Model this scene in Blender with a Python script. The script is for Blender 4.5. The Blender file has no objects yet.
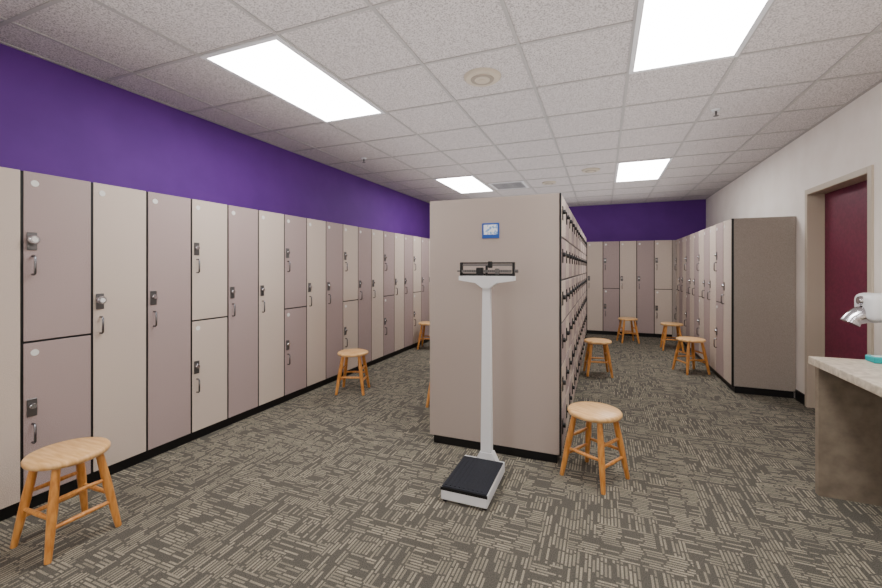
import bpy, bmesh, math, random
from mathutils import Matrix, Vector
random.seed(4)
C = bpy.context.scene.collection
PI = math.pi

# ---------------------------------------------------------------- materials
def lin(c):
    return tuple(((v/255)/12.92 if v/255 <= 0.04045 else ((v/255+0.055)/1.055)**2.4) for v in c)+(1,)

def newmat(name, col, rough=0.6, metal=0.0, spec=0.4):
    m = bpy.data.materials.new(name); m.use_nodes = True
    b = m.node_tree.nodes['Principled BSDF']
    b.inputs['Base Color'].default_value = lin(col)
    b.inputs['Roughness'].default_value = rough
    b.inputs['Metallic'].default_value = metal
    b.inputs['Specular IOR Level'].default_value = spec
    return m, m.node_tree, b

def speckle(name, c1, c2, scale, rough=0.6, lo=0.4, hi=0.6, bump=0.0, detail=3, bdist=0.002, stretch=None, spec=0.4, c3=None):
    m, nt, b = newmat(name, c1, rough, 0, spec)
    N, L = nt.nodes, nt.links
    tc = N.new('ShaderNodeTexCoord')
    mp = N.new('ShaderNodeMapping')
    if stretch: mp.inputs['Scale'].default_value = stretch
    L.new(tc.outputs['Object'], mp.inputs['Vector'])
    nz = N.new('ShaderNodeTexNoise'); nz.inputs['Scale'].default_value = scale; nz.inputs['Detail'].default_value = detail
    L.new(mp.outputs[0], nz.inputs['Vector'])
    r = N.new('ShaderNodeValToRGB')
    r.color_ramp.elements[0].position = lo; r.color_ramp.elements[0].color = lin(c1)
    r.color_ramp.elements[1].position = hi; r.color_ramp.elements[1].color = lin(c2)
    L.new(nz.outputs['Fac'], r.inputs['Fac'])
    L.new(r.outputs['Color'], b.inputs['Base Color'])
    if bump:
        bp = N.new('ShaderNodeBump'); bp.inputs['Strength'].default_value = bump; bp.inputs['Distance'].default_value = bdist
        L.new(nz.outputs['Fac'], bp.inputs['Height']); L.new(bp.outputs[0], b.inputs['Normal'])
    return m

M = {}
M['lam_light'] = speckle('laminate_light', (182,167,155), (214,199,186), 300, 0.5)
M['lam_dark'] = speckle('laminate_mauve', (148,131,129), (182,163,160), 300, 0.5)
M['lam_end'] = speckle('laminate_end_panel', (158,145,137), (182,169,160), 300, 0.5)
M['lam_endr'] = speckle('laminate_end_panel_shaded', (144,134,125), (164,154,145), 300, 0.5)  # right end panel: same laminate, its weaker lighting put into a darker colour
M['black'] = newmat('black_trim', (14,14,16), 0.5)[0]
M['rubber'] = speckle('ribbed_rubber', (16,18,26), (30,34,44), 300, 0.7)
M['chrome'] = newmat('chrome', (200,200,205), 0.18, 1.0)[0]
M['hchrome'] = newmat('handle_chrome', (135,135,140), 0.25, 1.0)[0]
M['steel'] = newmat('dull_steel', (110,108,108), 0.4, 0.9)[0]
M['tag'] = newmat('number_tag', (225,225,222), 0.5)[0]
M['white'] = newmat('white_enamel', (228,230,232), 0.3)[0]
M['seat'] = speckle('stool_seat_wood', (208,158,98), (232,190,134), 9, 0.35, 0.35, 0.65, stretch=(1,7,1))
M['wood'] = speckle('stool_leg_wood', (188,122,56), (214,152,80), 12, 0.35, 0.35, 0.65, stretch=(6,6,1))
M['purple'] = speckle('purple_paint', (88,38,130), (93,42,135), 3, 0.7, bump=0.05)
M['cream'] = speckle('cream_paint', (234,226,218), (239,232,225), 4, 0.75, bump=0.05)
M['frame'] = newmat('door_frame_paint', (190,178,160), 0.5)[0]
M['maroon'] = speckle('maroon_paint', (98,24,54), (110,30,60), 40, 0.5)
M['ctop'] = speckle('counter_stone_top', (172,160,142), (212,201,184), 30, 0.3, 0.35, 0.65, detail=8)
M['cpanel'] = speckle('counter_stone_panel', (122,110,96), (150,137,120), 14, 0.45, 0.3, 0.7, detail=9)
M['tbar'] = newmat('ceiling_tbar', (176,172,170), 0.5)[0]
M['tframe'] = newmat('troffer_frame', (225,225,228), 0.5)[0]
M['speaker'] = newmat('speaker_rim', (200,188,170), 0.6)[0]
M['speaker2'] = newmat('speaker_grille', (160,148,134), 0.6)[0]
M['ceil'] = speckle('acoustic_tile', (158,152,151), (218,211,210), 130, 0.9, 0.36, 0.54, bump=0.4, detail=6, bdist=0.003)
M['teal'] = newmat('teal_card', (20,160,165), 0.5)[0]
M['signblue'] = newmat('sign_blue', (30,80,165), 0.5)[0]
M['signpaper'] = speckle('sign_print', (120,165,215), (235,240,245), 60, 0.5, 0.42, 0.5)
m, nt, b = newmat('troffer_lens', (255,255,255), 0.5)
b.inputs['Emission Color'].default_value = (1.0, 0.975, 0.95, 1); b.inputs['Emission Strength'].default_value = 22.0
M['lens'] = m

# carpet : broken dashes in random horizontal / vertical blocks
def carpet():
    m, nt, b = newmat('patterned_carpet', (100,95,85), 0.95, 0, 0.15)
    N, L = nt.nodes, nt.links
    tc = N.new('ShaderNodeTexCoord'); sp = N.new('ShaderNodeSeparateXYZ'); L.new(tc.outputs['Object'], sp.inputs[0])
    def mt(op, a, b_=None, c_=None):
        n = N.new('ShaderNodeMath'); n.operation = op
        for i, v in enumerate((a, b_, c_)):
            if v is None: continue
            if isinstance(v, (int, float)): n.inputs[i].default_value = v
            else: L.new(v, n.inputs[i])
        return n.outputs[0]
    def wn(x, y, z=0.0):
        cb = N.new('ShaderNodeCombineXYZ')
        for i, v in enumerate((x, y, z)):
            if isinstance(v, (int, float)): cb.inputs[i].default_value = v
            else: L.new(v, cb.inputs[i])
        w = N.new('ShaderNodeTexWhiteNoise'); w.noise_dimensions = '3D'; L.new(cb.outputs[0], w.inputs['Vector'])
        return w.outputs['Value']
    X, Y = sp.outputs['X'], sp.outputs['Y']
    def dashes(u, v, seed, pitch=0.0165, Ln=0.09):
        row = mt('FLOOR', mt('DIVIDE', v, pitch))
        fr = mt('FRACT', mt('DIVIDE', v, pitch))
        off = wn(row, seed)
        s = mt('ADD', mt('DIVIDE', u, Ln), mt('MULTIPLY', off, 0.55))
        seg = mt('FLOOR', s); fs = mt('FRACT', s)
        rnd = wn(row, seg, seed+5)
        on = mt('MULTIPLY', mt('GREATER_THAN', rnd, 0.3), mt('ADD', mt('MULTIPLY', rnd, 0.7), 0.3))
        a = mt('GREATER_THAN', fr, 0.42)
        e = mt('GREATER_THAN', fs, 0.12)
        return mt('MULTIPLY', mt('MULTIPLY', on, a), e)
    h = dashes(X, Y, 1.3); v = dashes(Y, X, 7.7)
    bs = 0.132
    by = mt('FLOOR', mt('DIVIDE', Y, bs))
    bx = mt('FLOOR', mt('ADD', mt('DIVIDE', X, bs), mt('MULTIPLY', wn(by, 3.1), 0.5)))
    o = mt('GREATER_THAN', wn(bx, by, 2.0), 0.5)
    mix = mt('ADD', mt('MULTIPLY', h, o), mt('MULTIPLY', v, mt('SUBTRACT', 1.0, o)))
    nz = N.new('ShaderNodeTexNoise'); nz.inputs['Scale'].default_value = 230; nz.inputs['Detail'].default_value = 2
    L.new(tc.outputs['Object'], nz.inputs['Vector'])
    nb = N.new('ShaderNodeTexNoise'); nb.inputs['Scale'].default_value = 7; nb.inputs['Detail'].default_value = 2
    L.new(tc.outputs['Object'], nb.inputs['Vector'])
    f = mt('MULTIPLY', mix, mt('ADD', 0.35, mt('MULTIPLY', nb.outputs['Fac'], 1.0)))
    mc = N.new('ShaderNodeMix'); mc.data_type = 'RGBA'
    L.new(f, mc.inputs[0]); mc.inputs[6].default_value = lin((88,85,78)); mc.inputs[7].default_value = lin((158,150,132))
    m2 = N.new('ShaderNodeMix'); m2.data_type = 'RGBA'; m2.blend_type = 'MULTIPLY'; m2.inputs[0].default_value = 1.0
    r = N.new('ShaderNodeValToRGB'); r.color_ramp.elements[0].position = .3; r.color_ramp.elements[0].color = (.5,.5,.5,1)
    r.color_ramp.elements[1].position = .7; r.color_ramp.elements[1].color = (1.3,1.3,1.3,1)
    L.new(nz.outputs['Fac'], r.inputs['Fac'])
    L.new(mc.outputs[2], m2.inputs[6]); L.new(r.outputs['Color'], m2.inputs[7])
    L.new(m2.outputs[2], b.inputs['Base Color'])
    bp = N.new('ShaderNodeBump'); bp.inputs['Strength'].default_value = 0.3; bp.inputs['Distance'].default_value = 0.002
    L.new(nz.outputs['Fac'], bp.inputs['Height']); L.new(bp.outputs[0], b.inputs['Normal'])
    return m
M['carpet'] = carpet()

# ---------------------------------------------------------------- mesh builder
class MB:
    def __init__(s):
        s.v, s.f, s.mi, s.sm, s.mats = [], [], [], [], []
        s.T = Matrix.Identity(4)
    def mid(s, k):
        if k not in s.mats: s.mats.append(k)
        return s.mats.index(k)
    def add(s, vs, fs, mat, smooth=False):
        o = len(s.v); s.v += [tuple(s.T @ Vector(p)) for p in vs]
        i = s.mid(mat)
        for f in fs:
            s.f.append([o+a for a in f]); s.mi.append(i); s.sm.append(smooth)
    def box(s, x0, x1, y0, y1, z0, z1, mat, bev=0.0, seg=1):
        if bev <= 0:
            vs = [(x, y, z) for z in (z0, z1) for y in (y0, y1) for x in (x0, x1)]
            s.add(vs, [(0,2,3,1),(4,5,7,6),(0,1,5,4),(2,6,7,3),(0,4,6,2),(1,3,7,5)], mat); return
        bm = bmesh.new(); bmesh.ops.create_cube(bm, size=1)
        for v in bm.verts:
            v.co = Vector(((x0+x1)/2+v.co.x*(x1-x0), (y0+y1)/2+v.co.y*(y1-y0), (z0+z1)/2+v.co.z*(z1-z0)))
        bmesh.ops.bevel(bm, geom=bm.edges[:], offset=bev, segments=seg, affect='EDGES', profile=0.5)
        bm.verts.index_update()
        s.add([v.co.copy() for v in bm.verts], [[v.index for v in f.verts] for f in bm.faces], mat, seg > 2)
        bm.free()
    def ring(s, c, ax, r, n):
        ax = Vector(ax).normalized(); t = Vector((0,0,1)) if abs(ax.z) < .9 else Vector((1,0,0))
        a = ax.cross(t).normalized(); b = ax.cross(a)
        return [Vector(c)+a*math.cos(2*PI*i/n)*r+b*math.sin(2*PI*i/n)*r for i in range(n)]
    def prof(s, p0, p1, pr, mat, n=16, caps=True):
        p0, p1 = Vector(p0), Vector(p1); ax = p1-p0
        vs = []
        for t, r in pr: vs += s.ring(p0+ax*t, ax, r, n)
        fs = [(k*n+i, k*n+(i+1)%n, (k+1)*n+(i+1)%n, (k+1)*n+i) for k in range(len(pr)-1) for i in range(n)]
        s.add(vs, fs, mat, True)
        if caps:
            s.add(vs[:n], [list(range(n))[::-1]], mat); s.add(vs[-n:], [list(range(n))], mat)
    def cyl(s, p0, p1, r, mat, n=14, r1=None):
        s.prof(p0, p1, [(0, r), (1, r if r1 is None else r1)], mat, n)
    def tube(s, pts, r, mat, n=8):
        pts = [Vector(p) for p in pts]; vs = []
        ref = None
        for i, p in enumerate(pts):
            d = (pts[min(i+1, len(pts)-1)]-pts[max(i-1, 0)]).normalized()
            if ref is None:
                ref = d.cross(Vector((0.31,0.77,0.55))).normalized()
            a = (ref-d*ref.dot(d)).normalized(); ref = a; b = d.cross(a)
            rr = r[i] if isinstance(r, (list, tuple)) else r
            vs += [p+a*math.cos(2*PI*k/n)*rr+b*math.sin(2*PI*k/n)*rr for k in range(n)]
        fs = [(k*n+i, k*n+(i+1)%n, (k+1)*n+(i+1)%n, (k+1)*n+i) for k in range(len(pts)-1) for i in range(n)]
        s.add(vs, fs, mat, True)
        s.add(vs[:n], [list(range(n))[::-1]], mat); s.add(vs[-n:], [list(range(n))], mat)
    def prism(s, poly, axis, a0, a1, mat):
        n = len(poly)
        if axis == 'y': vs = [(p[0], a0, p[1]) for p in poly]+[(p[0], a1, p[1]) for p in poly]
        elif axis == 'x': vs = [(a0, p[0], p[1]) for p in poly]+[(a1, p[0], p[1]) for p in poly]
        else: vs = [(p[0], p[1], a0) for p in poly]+[(p[0], p[1], a1) for p in poly]
        s.add(vs, [list(range(n))[::-1], [n+i for i in range(n)]]+[(i, (i+1)%n, n+(i+1)%n, n+i) for i in range(n)], mat)
    def done(s, name, origin=None, parent=None, rotz=0):
        me = bpy.data.meshes.new(name)
        o = Vector(origin) if origin is not None else Vector((0,0,0))
        me.from_pydata([Vector(p)-o for p in s.v], [], s.f)
        for k in s.mats: me.materials.append(M[k])
        for p, i, sm in zip(me.polygons, s.mi, s.sm): p.material_index = i; p.use_smooth = sm
        bm = bmesh.new(); bm.from_mesh(me); bmesh.ops.recalc_face_normals(bm, faces=bm.faces[:]); bm.to_mesh(me); bm.free()
        ob = bpy.data.objects.new(name, me); C.objects.link(ob)
        ob.location = o; ob.rotation_euler[2] = rotz
        if parent: ob.parent = parent
        return ob

def slab(name, x0, x1, y0, y1, z0, z1, mat, bev=0):
    b = MB(); b.box(x0, x1, y0, y1, z0, z1, mat, bev); return b.done(name)

# ---------------------------------------------------------------- room
XL, XR, YB, YN, H = -3.22, 1.80, 8.93, -2.2, 2.613
LH = 1.835
slab('floor', XL-.15, XR+.4, YN-.15, YB+.15, -0.12, 0, 'carpet')
slab('ceiling', XL-.15, XR+.4, YN-.15, YB+.15, H, H+.1, 'ceil')
slab('wall_left', XL-.15, XL, YN, YB, 0, H, 'purple')
slab('wall_back', XL-.15, XR+.15, YB, YB+.15, 0, H, 'purple')
slab('wall_near', XL-.15, XR+.15, YN-.15, YN, 0, H, 'cream')
DY0, DY1, DZ = 3.875, 4.84, 2.02
w = MB()
w.box(XR, XR+.15, YN, DY0, 0, H, 'cream'); w.box(XR, XR+.15, DY1, YB, 0, H, 'cream'); w.box(XR, XR+.15, DY0, DY1, DZ, H, 'cream')
w.done('wall_right')
# door frame
f = MB()
fw = .05
for (a, b_) in ((DY0-fw+.015, DY0+.015), (DY1-.015, DY1+fw-.015)):
    f.box(XR-.015, XR+.165, a, b_, 0, DZ+fw-.015, 'frame', .003)
f.box(XR-.015, XR+.165, DY0+.015, DY1-.015, DZ-.015, DZ+fw-.015, 'frame', .003)
f.done('trim_1')
d = MB()
d.box(XR+.115, XR+.155, DY0+.017, DY1-.017, .008, DZ-.017, 'maroon', .002)
d.cyl((XR+.115, DY0+.09, 1.0), (XR+.06, DY0+.09, 1.0), .011, 'chrome'); d.box(XR+.05, XR+.07, DY0+.08, DY0+.2, .99, 1.01, 'chrome', .004)
d.box(XR+.111, XR+.116, DY0+.06, DY0+.12, .94, 1.06, 'chrome', .001)
d.done('door_1')
slab('baseboard_right', XR-.012, XR, DY1+fw-.013, 5.085, 0, .1, 'black')
slab('baseboard_near', XL, XR-.02, YN, YN+.012, 0, .1, 'black')
bb = MB(); bb.box(XR-.012, XR, YN+.015, DY0-fw+.013, 0, .1, 'black'); bb.done('baseboard_right.001')

# ceiling grid
g = MB()
GX = [.155+.61*k for k in range(-5, 4) if XL < .155+.61*k < XR]
GY = [2.96+.61*k for k in range(-9, 11) if YN < 2.96+.61*k < YB]
for x in GX: g.box(x-.010, x+.010, YN+.001, YB-.001, H-.006, H, 'tbar')
for y in GY: g.box(XL+.001, XR-.001, y-.010, y+.010, H-.0055, H, 'tbar')
for (a, b_, c, e) in ((XL, XL+.022, YN, YB), (XR-.022, XR, YN, YB), (XL, XR, YB-.022, YB), (XL, XR, YN, YN+.022)):
    g.box(a, b_, c, e, H-.0052, H, 'tbar')
g.done('trim_2')

def troffer(x, y):
    t = MB(); x0, x1, y0, y1 = x+.004, x+.606, y+.004, y+1.216
    z0, z1 = H-.014, H-.0062; e = .028
    t.box(x0, x1, y0, y0+e, z0, z1, 'tframe'); t.box(x0, x1, y1-e, y1, z0, z1, 'tframe')
    t.box(x0, x0+e, y0+e, y1-e, z0, z1, 'tframe'); t.box(x1-e, x1, y0+e, y1-e, z0, z1, 'tframe')
    t.box(x0+e, x1-e, y0+e, y1-e, H-.011, H-.0062, 'lens')
    t.done('fluorescent_ceiling_light', (x+.305, y+.61, H-.006))
for (x, y) in ((-2.285, 1.74), (.155, 1.74), (-2.285, 5.40), (.155, 5.40), (-2.285, -1.92), (.155, -1.92)):
    troffer(x, y)

def speaker(x, y, r=.1):
    s = MB()
    s.prof((x, y, H), (x, y, H-.02), [(0, r*1.15), (.5, r*1.13), (1, r)], 'speaker', 32)
    s.prof((x, y, H-.02), (x, y, H-.024), [(0, r*.72), (1, r*.70)], 'speaker2', 28)
    for i, k in enumerate((.48, .25)): s.prof((x, y, H-.024), (x, y, H-.028-.003*i), [(0, r*k), (1, r*k-.004)], 'speaker', 24)
    s.done('ceiling_speaker', (x, y, H))
speaker(-.76, 2.655, .11); speaker(-.15, 5.70, .1); speaker(-.76, 6.31, .09)
def sprinkler(x, y):
    s = MB()
    s.prof((x, y, H), (x, y, H-.012), [(0, .035), (1, .028)], 'white', 18)
    s.cyl((x, y, H-.012), (x, y, H-.035), .008, 'steel'); s.cyl((x, y, H-.035), (x, y, H-.05), .005, 'steel')
    s.cyl((x, y, H-.05), (x, y, H-.053), .02, 'steel'); s.done('fire_sprinkler', (x, y, H))
sprinkler(.86, 3.92); sprinkler(-2.62, 4.1)
v = MB(); vx, vy = -1.37, 6.31
for (a, b_, c, e) in ((-.27, .27, -.27, -.23), (-.27, .27, .23, .27), (-.27, -.23, -.23, .23), (.23, .27, -.23, .23)):
    v.box(vx+a, vx+b_, vy+c, vy+e, H-.008, H, 'tframe')
v.box(vx-.23, vx+.23, vy-.23, vy+.23, H-.003, H, 'black')
for k in range(5): v.box(vx-.23, vx+.23, vy-.18+k*.085, vy-.16+k*.085, H-.006, H-.003, 'tframe')
v.done('air_vent', (vx, vy, H))

# ---------------------------------------------------------------- lockers
KICK = .075
def lock(b, u, z, big=False, mt='steel'):
    k = 1.2
    b.box(u-.018*k, u+.018*k, -.006, 0, z-.040*k, z+.040*k, mt, .002)
    r = .025 if big else .016
    b.prof((u, -.006, z+.008), (u, -.032 if big else -.022, z+.008), [(0, r), (.8, r), (1, r*.8)], 'chrome' if big or mt == 'steel' else mt, 18)
    if big: b.prof((u, -.032, z+.008), (u, -.036, z+.008), [(0, .014), (1, .013)], 'tag', 14)
def handle(b, u, z, L=.10):
    h = L/2
    b.tube([(u, 0, z+h), (u, -.018, z+h), (u, -.027, z+h-.008), (u, -.028, z), (u, -.027, z-h+.008), (u, -.018, z-h), (u, 0, z-h)], .006, 'hchrome', 8)
def tag(b, u, z):
    b.prof((u, 0, z), (u, -.003, z), [(0, .018), (1, .017)], 'tag', 16)

def bank_face(b, pitch, tiers, depth, ph=0, u0=0, bigs=(), LH=LH):
    g = .007; fy = .004
    n = len(tiers); W = pitch*n
    b.box(u0, u0+W, fy, depth, KICK-.01, LH-.001, 'black')
    b.box(u0+.002, u0+W-.002, .03, depth-.01, 0, KICK-.01, 'black')
    for i, t in enumerate(tiers):
        a, e = u0+i*pitch+g, u0+(i+1)*pitch-g
        mat = 'lam_light' if (i+ph) % 2 == 0 else 'lam_dark'
        if t == 1:
            b.box(a, e, 0, .018, KICK, LH, mat, .0015)
            lock(b, a+.032, 1.11, i in bigs); handle(b, a+.035, .965); tag(b, a+.045, LH-.06)
        elif t == 2:
            s = .915
            b.box(a, e, 0, .018, KICK, s-.006, mat, .0015); b.box(a, e, 0, .018, s+.006, LH, mat, .0015)
            lock(b, a+.032, 1.46, i in bigs); handle(b, a+.035, 1.33); tag(b, a+.045, LH-.06)
            lock(b, a+.032, .56); handle(b, a+.035, .42); tag(b, a+.045, s-.06)
        else:
            hh = (LH-KICK)/t
            for k in range(t):
                z0, z1 = KICK+k*hh, KICK+(k+1)*hh
                b.box(a, e, 0, .018, z0+.007, z1-.007, 'lam_light' if (i+k) % 2 else 'lam_dark', .0015)
                lock(b, a+.035, (z0+z1)/2+.02, mt='black')

def T(x, y, rot): return Matrix.Translation((x, y, 0)) @ Matrix.Rotation(math.radians(rot), 4, 'Z')
def pat(n, start):
    return [2 if (i-start) % 3 == 0 else 1 for i in range(n)]

# left bank
LX = -2.872; P = .319; k0 = -9; Y0 = 1.174+P*k0
n = int((8.59-Y0)/P)
Yend = Y0+P*n
b = MB(); b.T = T(LX, Y0, 90)
bank_face(b, P, pat(n, 0), .343, ph=0, bigs=(9, 10))
b.T = Matrix.Identity(4)
b.box(LX-.343, LX-.001, Y0-.02, Y0, 0.0, LH, 'lam_end')
b.box(LX-.33, LX-.002, Yend, 8.597, KICK, LH, 'lam_end')
b.done('locker_bank', (LX-.15, (Y0+Yend)/2, 0))
# back bank
b = MB(); b.T = T(-3.0, 8.60, 0)
bank_face(b, .30, pat(14, 1), .325, ph=1)
b.box(4.2, 4.79, .02, .325, 0, LH, 'lam_end')
b.done('locker_bank', (-.8, 8.75, 0))
# right bank
b = MB(); nR = 11; pR = (8.595-5.09-.02)/nR; b.T = T(1.26, 8.595, -90)
bank_face(b, pR, pat(nR, 0), .535, ph=0)
b.T = Matrix.Identity(4)
b.box(1.275, 1.795, 5.088, 5.11, KICK, LH, 'lam_endr', .002)
b.box(1.258, 1.275, 5.086, 5.11, KICK-.01, LH, 'black')
b.box(1.30, 1.79, 5.125, 5.2, 0, KICK, 'black')
b.done('locker_bank', (1.53, 6.85, 0))
# centre block (back to back)
BX0, BX1, BY0, BY1 = -1.215, -.256, 2.80, 7.2; BH = 1.812
b = MB(); nC = 14; pC = (BY1-BY0-.04)/nC
b.T = T(BX1, BY0+.02, 90); bank_face(b, pC, [6]*nC, .48, ph=1, LH=BH)
b.T = T(BX0, BY1-.02, -90); bank_face(b, pC, pat(nC, 1), .478, ph=0, LH=BH)
b.T = Matrix.Identity(4)
for (ya, yb) in ((BY0, BY0+.02), (BY1-.02, BY1)):
    b.box(BX0+.004, BX1-.014, ya, yb, KICK-.01, BH+.003, 'lam_end', .002)
    b.box(BX1-.014, BX1-.002, ya-.001 if ya < 3 else ya, yb, KICK-.01, BH+.003, 'black')
b.box(BX0+.03, BX1-.03, BY0+.02, BY0+.05, 0, KICK, 'black')
b.done('locker_bank', ((BX0+BX1)/2, (BY0+BY1)/2, 0))

# ---------------------------------------------------------------- stools
def stool(x, y, rot):
    s = MB(); R = .162; ht = .425
    pr = [(0, .0001), (0, R-.012), (.12, R-.004), (.35, R), (.65, R), (.88, R-.005), (1, R-.014), (1, .0001)]
    s.prof((0,0,ht-.032), (0,0,ht), pr, 'seat', 40, False)
    top, ft = .085, .142
    zt = ht-.032
    def P_(sx, sy, z):
        t = 1-z/zt; r = top+(ft-top)*t; return Vector((sx*r, sy*r, z))
    for sx in (1, -1):
        for sy in (1, -1):
            s.prof(P_(sx, sy, 0), P_(sx, sy, zt+.002), [(0, .0125), (.02, .0135), (.3, .017), (.55, .0195), (.8, .0175), (1, .0155)], 'wood', 14)
    def rung(a, b_):
        s.prof(a, b_, [(0, .008), (.2, .0095), (.5, .0115), (.8, .0095), (1, .008)], 'wood', 12)
    for z in (.135, .25):
        for sx in (1, -1): rung(P_(sx, -1, z), P_(sx, 1, z))
    for sy in (1, -1): rung(P_(-1, sy, .175), P_(1, sy, .175))
    o = s.done('wooden_stool'); o.location = (x, y, 0); o.rotation_euler[2] = math.radians(rot)
stool(-2.435, 1.165, 0)
stool(-.05, 2.73, -30)
stool(-2.48, 3.67, 20)
stool(-2.66, 6.09, 10)
stool(-1.40, 3.64, 0)
stool(.41, 7.92, 15)
stool(1.03, 7.45, 0)
stool(1.03, 5.93, 25)
stool(-.06, 5.38, 10)

# ---------------------------------------------------------------- physician scale
s = MB()
x0, x1, y0, y1 = -.85, -.58, 2.12, 2.55; cx = -.70
s.box(x0, x1, y0, y1, 0.012, .08, 'white', .006, 2)
s.box(x0+.004, x1-.004, y0+.004, y1-.03, .079, .088, 'rubber', .003)
for k in range(9): s.box(x0+.02+k*.0265, x0+.029+k*.0265, y0+.02, y1-.05, .088, .090, 'rubber')
s.box(x0-.001, x1+.001, y0-.001, y0+.003, .066, .083, 'black')
for (a, c) in ((x0+.02, y0+.02), (x1-.02, y0+.02), (x0+.02, y1-.02), (x1-.02, y1-.02)): s.cyl((a, c, 0), (a, c, .013), .014, 'black')
s.prism([(cx-.075, .06), (cx+.075, .06), (cx+.042, .125), (cx-.042, .125)], 'y', 2.525, 2.585, 'white')
s.box(cx-.075, cx+.075, 2.51, 2.59, .012, .06, 'white', .003)
s.prism([(cx-.036, .1), (cx+.036, .1), (cx+.024, 1.22), (cx-.024, 1.22)], 'y', 2.53, 2.572, 'white')
s.prism([(cx-.024, 1.185), (cx+.024, 1.185), (cx+.07, 1.218), (cx+.182, 1.234), (cx+.182, 1.264), (cx-.182, 1.264), (cx-.182, 1.234), (cx-.07, 1.218)], 'y', 2.52, 2.58, 'white')
s.box(cx-.17, cx+.165, 2.532, 2.540, 1.285, 1.303, 'steel', .001)
s.box(cx-.17, cx+.165, 2.548, 2.554, 1.328, 1.340, 'steel', .001)
for k in range(24): s.box(cx-.14+k*.012, cx-.138+k*.012, 2.5312, 2.532, 1.29, 1.302, 'black')
for xx in (cx-.178, cx+.17): s.box(xx, xx+.012, 2.53, 2.565, 1.262, 1.352, 'black', .002)
s.box(cx-.178, cx+.182, 2.556, 2.562, 1.343, 1.352, 'black', .001)
s.box(cx-.178, cx+.182, 2.556, 2.562, 1.264, 1.280, 'black', .001)
s.box(cx-.065, cx-.02, 2.522, 2.55, 1.268, 1.318, 'black', .004); s.box(cx+.01, cx+.035, 2.536, 2.564, 1.315, 1.358, 'black', .004)
s.box(cx+.06, cx+.085, 2.52, 2.55, 1.274, 1.312, 'steel', .004)
s.cyl((cx+.182, 2.54, 1.295), (cx+.205, 2.54, 1.295), .011, 'steel'); s.cyl((cx-.178, 2.54, 1.295), (cx-.198, 2.54, 1.295), .006, 'steel')
s.cyl((cx, 2.545, 1.262), (cx, 2.545, 1.33), .008, 'black')
s.done('physician_scale', (cx, 2.37, 0))

# notice on end panel
s = MB(); sx, sz = -.74, 1.58
s.box(sx-.062, sx+.062, BY0-.005, BY0-.0005, sz-.054, sz+.054, 'signblue', .001)
s.box(sx-.05, sx+.05, BY0-.0065, BY0-.004, sz-.028, sz+.042, 'signpaper')
s.done('wall_notice', (sx, BY0, sz))

# ---------------------------------------------------------------- counter
c = MB()
c.box(1.137, XR-.002, .5, 3.06, .745, .79, 'ctop', .004, 2)
c.box(1.155, XR-.014, 2.98, 3.02, 0, .745, 'cpanel')
c.box(1.155, XR-.014, .52, .56, 0, .745, 'cpanel')
c.box(XR-.05, XR-.014, .56, 2.98, .6, .745, 'cpanel')
c.done('vanity_counter', (1.45, 1.8, 0))
c = MB(); c.box(XR-.02, XR-.002, .5, 3.055, .7905, .87, 'ctop', .002); c.done('trim_3')
t = MB()
t.box(1.385, 1.48, 2.95, 3.04, .7905, .823, 'teal', .004); t.box(1.40, 1.46, 2.975, 3.015, .823, .8245, 'tag')
t.done('tissue_box', (1.43, 3.0, .7905))

# hand dryer
h = MB(); hy = 3.5; hz = 1.05
h.box(XR-.03, XR-.001, hy-.12, hy+.12, hz-.11, hz+.11, 'white', .012, 3)
h.box(XR-.225, XR-.025, hy-.11, hy+.11, hz-.085, hz+.10, 'white', .045, 5)
h.tube([(XR-.16, hy, hz-.03), (XR-.20, hy, hz-.035), (XR-.235, hy, hz-.05), (XR-.265, hy, hz-.072), (XR-.28, hy, hz-.10)],
       [.065, .062, .056, .05, .053], 'chrome', 20)
h.prof((XR-.21, hy, hz+.05), (XR-.24, hy, hz+.052), [(0, .03), (.6, .03), (1, .024)], 'chrome', 20)
h.done('hand_dryer', (XR-.1, hy, hz))

# ---------------------------------------------------------------- added fill light above locker height, no fixture, brightens the ceiling
al = bpy.data.lights.new('ceiling_fill', 'AREA'); al.shape = 'RECTANGLE'; al.size = 3.4; al.size_y = 10.0; al.energy = 85; al.color = (1, .98, .975)
ao = bpy.data.objects.new('ceiling_fill', al); C.objects.link(ao); ao.location = (-.6, 3.3, 1.9); ao.rotation_euler = (PI, 0, 0)

# ---------------------------------------------------------------- camera, world
cam = bpy.data.cameras.new('camera'); co = bpy.data.objects.new('camera', cam); C.objects.link(co)
cam.sensor_width = 36; cam.lens = 405*36/882; cam.shift_y = -26/882; cam.clip_start = .02
co.location = (0, 0, 1.315); co.rotation_euler = (math.radians(90), 0, math.radians(21.8))
bpy.context.scene.camera = co
wd = bpy.data.worlds.new('world'); bpy.context.scene.world = wd; wd.use_nodes = True
wd.node_tree.nodes['Background'].inputs[0].default_value = (.5, .5, .55, 1); wd.node_tree.nodes['Background'].inputs[1].default_value = .3
